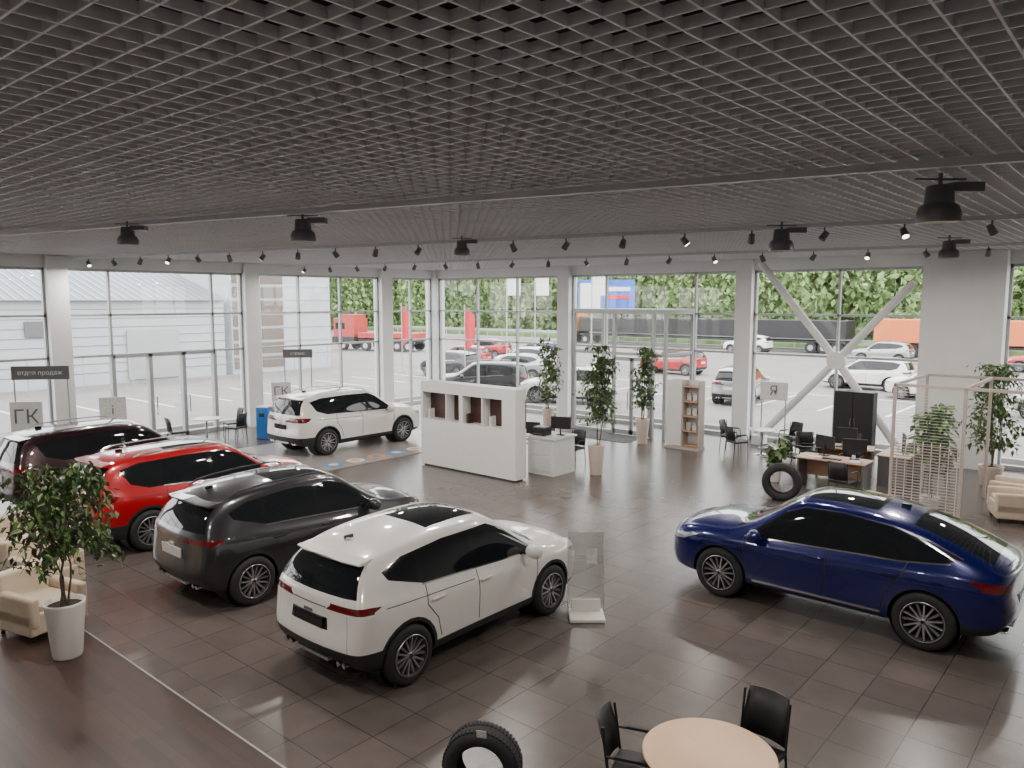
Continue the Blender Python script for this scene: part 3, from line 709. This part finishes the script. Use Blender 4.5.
# ---------------------------------------------------------------- plants
def plant(name,x,y,ph,pr,potmat,height,spread,nl,lsize,seed,droop=.5,stems=3,zmin=.25,light=.3):
    rnd=random.Random(seed); e=empty(name,(x,y,0))
    b=MB(); b.rev([(0,0),(pr*.68,0),(pr*.72,.02),(pr*.98,ph-.03),(pr,ph),(pr*.92,ph),(pr*.88,ph-.06),(0,ph-.06)],(0,0,0),potmat,36); b.rev([(0,ph-.055),(pr*.86,ph-.055)],(0,0,0),'soil',20); b.obj('pot',e)
    b=MB(); tips=[]
    for s in range(stems):
        p=Vector((rnd.uniform(-.05,.05),rnd.uniform(-.05,.05),ph-.06)); a=rnd.uniform(0,6.28)
        n=9; hh=(height-ph)*rnd.uniform(.8,.97); r=.016
        for i in range(n):
            q=p+Vector((math.cos(a)*.02+rnd.uniform(-.035,.035),math.sin(a)*.02+rnd.uniform(-.035,.035),hh/n))
            b.cyl(p,q,r,'bark',r2=r*.88,seg=6,cap=False); r*=.88; p=q
            fr=(p.z-ph)/(height-ph)
            if fr>zmin:
                for k in range(4):
                    t=rnd.uniform(0,6.28); L=spread*rnd.uniform(.5,1)*(1-.55*max(0,fr-.45)/.55)*(.55+.45*min(1,(fr-zmin+.15)*3))
                    m1=p+Vector((math.cos(t)*L*.55,math.sin(t)*L*.55,L*.35)); m2=p+Vector((math.cos(t)*L,math.sin(t)*L,L*(.35-droop)))
                    b.cyl(p,m1,.006,'bark',r2=.004,seg=4,cap=False); b.cyl(m1,m2,.004,'bark',r2=.002,seg=4,cap=False); tips.append((p,m1,m2))
    b.obj('branches',e)
    b=MB()
    for i in range(nl):
        p,m1,m2=rnd.choice(tips); u=rnd.random()**.7
        c=(p.lerp(m1,u*2) if u<.5 else m1.lerp(m2,u*2-1))+Vector([rnd.gauss(0,.05) for _ in range(3)])
        if c.z>height: c.z=height-rnd.random()*.1
        l=lsize*rnd.uniform(.7,1.2); w=l*.24
        mt=Matrix.Translation(c)@Euler((rnd.uniform(-.6,.6),rnd.uniform(.1,1.3),rnd.uniform(0,6.28))).to_matrix().to_4x4()
        vs=[(0,0,0),(l*.4,w,.012),(l*.4,0,-.004),(l*.4,-w,.012),(l,0,-.01)]
        b.add(vs,[(0,2,1),(0,3,2),(2,4,1),(3,4,2)],'leaf2' if rnd.random()<light else 'leaf',False,mt)
    b.obj('foliage',e)
plant('potted_ficus',-10.4,3.46,.72,.24,'pot',2.6,.85,1500,.12,1,.65,4,.32)
plant('potted_ficus',-11.1,16.35,.80,.22,'potpeach',3.4,.6,1200,.14,2,.3,3,.2)
plant('potted_ficus',-12.45,20.9,.80,.22,'potpeach',3.25,.5,1000,.14,3,.3,3,.1)
plant('potted_ficus',-16.6,21.4,.70,.22,'potpeach',3.25,.55,1000,.14,4,.3,3,.1,.5)
plant('potted_ficus',-3.1,21.6,.5,.28,'potpeach',3.0,.8,1000,.16,5,.3,3,.1,.5)
plant('potted_vine',-3.65,17.95,.35,.2,'pot',2.45,.45,420,.26,8,.4,3,.35,.7)
plant('potted_houseplant',-7.25,18.6,.3,.15,'pot',1.15,.3,120,.25,9,.3,2,.1,.7)
# ---------------------------------------------------------------- exterior
b=MB(); b.bx(-220,200,-120,220,-.35,-.16,'asph'); b.obj('parking_ground')
b=MB()
for k in range(-2,16): b.bx(-22+k*2.7,-21.88+k*2.7,33,38.5,-.16,-.15,'roadline')
b.bx(-28,22,38.5,38.62,-.16,-.15,'roadline')
for k in range(12): b.bx(-38,-33,5+k*2.7,5.12+k*2.7,-.16,-.15,'roadline')
b.obj('parking_line')
b=MB(); b.bx(-27,8,25.8,26.0,-.16,-.02,'kerb'); b.bx(-27.2,-27,-5,26,-.16,-.02,'kerb'); b.bx(-90,60,72,72.4,-.16,.05,'kerb'); b.obj('kerb')
b=MB(); b.bx(-150,100,76,104,-.16,.3,'grass'); b.add([(-160,103,.2),(110,103,.2),(110,135,19),(-160,135,19)],[(0,1,2,3)],'grn'); b.add([(-116,0,0),(-116,104,0),(-150,104,19),(-150,0,19)],[(0,1,2,3)],'grn'); b.obj('grass_hillside')
b=MB()
for k in range(60): b.bx(-90+k*2.5,-89.9+k*2.5,74,74.1,-.16,.9,'kerb')
b.bx(-90,60,73.95,74.15,.6,.9,'alu'); b.obj('guard_rail')
def trees(name,A,Bp,nt_,seed,hmax=17):
    rnd=random.Random(seed); b=MB(); A=Vector(A);Bp=Vector(Bp)
    for i in range(nt_):
        c=A.lerp(Bp,(i+rnd.random())/nt_)+Vector((rnd.uniform(-4,4),rnd.uniform(-4,4),0))
        h=rnd.uniform(.75,1)*hmax; rr=rnd.uniform(3,4.5)
        b.cyl((c.x,c.y,0),(c.x,c.y,h*.8),.25,'bark',r2=.08,seg=6,cap=False)
        for k in range(900):
            z=rnd.uniform(.03,1)*h; w=rr*(1-((z/h-.45)/.62)**2)**.5 if abs((z/h-.45)/.62)<1 else .5
            t=rnd.uniform(0,6.28); q=w*rnd.random()**.5
            s=rnd.uniform(.25,.6)
            mt=Matrix.Translation((c.x+math.cos(t)*q,c.y+math.sin(t)*q,z))@Euler((rnd.uniform(0,6.28),rnd.uniform(0,6.28),rnd.uniform(0,6.28))).to_matrix().to_4x4()
            b.add([(-s,0,0),(0,-s*.6,.1),(s,0,0),(0,s*.6,.1)],[(0,1,2,3)],'grn2' if rnd.random()<.5 else 'grn',False,mt)
    b.obj(name,recalc=False)
trees('tree_row',(-112,84,0),(42,90,0),46,3); trees('tree_row',(-112,94,0),(42,99,0),34,5,20)
trees('tree_row',(-108,12,0),(-102,85,0),26,4)
b=MB(); b.bx(-46,-45,0,25,-.2,4.6,'siding')
for z in [i*.5 for i in range(1,10)]: b.bx(-45,-44.97,0,25,z,z+.03,'roofmet')
b.add([(-44.6,0,4.5),(-44.6,25,4.5),(-58,25,8.2),(-58,0,8.2)],[(0,1,2,3)],'roofmet')
for k in range(50): b.add([(-44.6,k*.5,4.56),(-44.6,k*.5+.06,4.56),(-58,k*.5+.06,8.26),(-58,k*.5,8.26)],[(0,1,2,3)],'siding')
b.box((-44.9,14.4,3.0),(.1,1.0,.8),'dkalu'); b.box((-44.9,20.5,1.4),(.1,3,2.8),'alu')
b.obj('warehouse_building')
b=MB(); b.bx(-52,-45,25.5,33,-.2,9,'siding')
for z in [i*.9 for i in range(1,10)]: b.bx(-45,-44.96,25.5,33,z,z+.04,'alu')
for k,(y0,y1) in enumerate(((25.6,26.4),(27.6,29.2),)):
    for z in [i*.9+.1 for i in range(9)]: b.bx(-45,-44.93,y0,y1,z+.06,z+.75,'brown')
b.obj('office_building')
b=MB()
for k in range(14): b.bx(-42.04,-42,-2+k*2.5,-1.96+k*2.5,-.16,1.7,'alu')
for z in (.1,.9,1.65): b.bx(-42.03,-42.01,-2,31,z,z+.02,'alu')
b.obj('wire_fence')
def oc(P,pm,x,y,rz,sc=1.0): car(P,pm,x,y,rz,sc,z=-.16,name='parked_car')
oc(suvB,pbk,-25.2,27.2,R(220),1.05)
oc(suvB,pw,-20.9,28.5,R(205))
oc(suvA,pw,-32.5,39.5,R(200)); oc(suvA,prd,-37.0,38.0,R(200)); oc(suvA,psl,-29,34,R(210)); oc(suvA,pbk,-33.5,33.5,R(180))
oc(suvA,pw,-28.6,66,R(180));oc(suvA,psl,-16.3,62,R(180)); oc(suvB,psl,-15,34,R(100)); oc(suvA,prd,-24,44,R(180)); oc(coupe,pw,-8,40,R(170)); oc(suvA,psl,-2.5,36,R(150)); oc(suvA,pbl,-36,45,R(190));oc(suvA,prd,-42,46,R(190))
oc(suvB,pw,-12,43,R(180)); oc(suvA,prd,-6,60,R(180))
def truck(name,x,y,rz,cab,body,L,bh,bz=1.2):
    e=empty(name,(x,y,-.16),rz)
    b=MB(); b.box((1.1,0,1.9),(2.2,2.4,2.2),cab); b.box((1.2,0,1.0),(2.4,2.45,.6),'black'); b.box((2.21,0,2.3),(.03,2.1,.8),'carglass'); b.box((1.5,0,2.3),(1.0,2.43,.6),'carglass'); b.box((.9,0,3.15),(1.6,2.1,.4),cab); b.obj('cab',e,bevel=.08)
    b=MB(); b.box((-L/2-.4,0,1.0),(L,2.2,.2),'black'); b.box((-L/2-.4,0,bz+bh/2),(L,2.5,bh),body); b.obj('trailer',e,bevel=.05)
    b=MB()
    for wx in (1.2,-1.2,-L+1.5,-L+.4,-L+2.6):
        for s in (-1,1): b.cyl((wx,s*.95,.5),(wx,s*1.25,.5),.5,'rubber',seg=20); b.cyl((wx,s*1.25,.5),(wx,s*1.27,.5),.25,'silver',seg=16)
    b.obj('wheels',e)
truck('tow_truck',-58,46,R(200),'redtruck','redtruck',6,.5)
truck('semi_truck',-49.5,70,R(180),'orange','black',28,1.6,1.3)
truck('cargo_truck',-5,70,R(0),'orange','orange',13.5,1.9)
def flag(x,y,k,h=4.2,w=.8):
    b=MB(); b.cyl((0,0,0),(0,0,h+.2),.03,'alu'); vs=[];n=8
    for i in range(n+1):
        for z in (1.7+.5*(i/n),h): vs.append((w*i/n,.08*math.sin(i*1.1),z+(.0 if z<2.5 else -.5*(i/n)**2)))
    b.add(vs,[(2*i,2*i+2,2*i+3,2*i+1) for i in range(n)],k,True); b.cyl((0,0,0),(0,0,.1),.2,'kerb'); b.obj('feather_flag',loc=(x,y,-.16),rot=(0,0,R(40)))
flag(-37.7,33.2,'red',4.3,.55);flag(-31.2,32.3,'red',4.2,.6)
for k in range(4): 
    x=-31+k*1.5; b=MB(); b.cyl((0,0,0),(0,0,7.2),.05,'alu'); vs=[(.06+.9*i/6,.08*math.sin(i*1.3),z) for i in range(7) for z in (5.0,7.0)]
    b.add(vs,[(2*i,2*i+2,2*i+3,2*i+1) for i in range(6)],'signwhite',True); b.obj('white_flagpole',loc=(x-4.5,41+k*1.3,-.16),rot=(0,0,R(40)))
b=MB(); b.box((0,0,5),(4.2,.2,2.4),'billblue'); b.box((-1.2,-.12,5),(1.5,.03,1.9),'signwhite'); b.box((.9,-.12,4.9),(1.7,.03,.3),'red');b.box((.9,-.12,5.5),(1.7,.03,.3),'signwhite'); b.cyl((0,0,0),(0,0,3.9),.12,'alu'); b.obj('billboard',loc=(-32.5,49,-.16),rot=(0,0,R(35)))
# ---------------------------------------------------------------- light
w=bpy.data.worlds.new('overcast_sky'); SC.world=w; w.use_nodes=True; nt=w.node_tree
bg=nt.nodes['Background']; tc=nt.nodes.new('ShaderNodeTexCoord'); sp=nt.nodes.new('ShaderNodeSeparateXYZ'); rp=nt.nodes.new('ShaderNodeValToRGB')
nt.links.new(tc.outputs['Generated'],sp.inputs[0]); nt.links.new(sp.outputs['Z'],rp.inputs['Fac']); nt.links.new(rp.outputs['Color'],bg.inputs['Color'])
rp.color_ramp.elements[0].color=(.98,.96,.95,1); rp.color_ramp.elements[1].color=(.92,.95,1,1); bg.inputs['Strength'].default_value=6.5
# ---------------------------------------------------------------- camera
cd=bpy.data.cameras.new('camera'); cd.sensor_width=36; cd.lens=36*770/1024; cd.clip_end=600; cd.clip_start=.05
co=bpy.data.objects.new('camera',cd); COL.objects.link(co); co.location=(0,0,4.5); co.rotation_euler=(R(90-6.2),0,R(40.5)); SC.camera=co
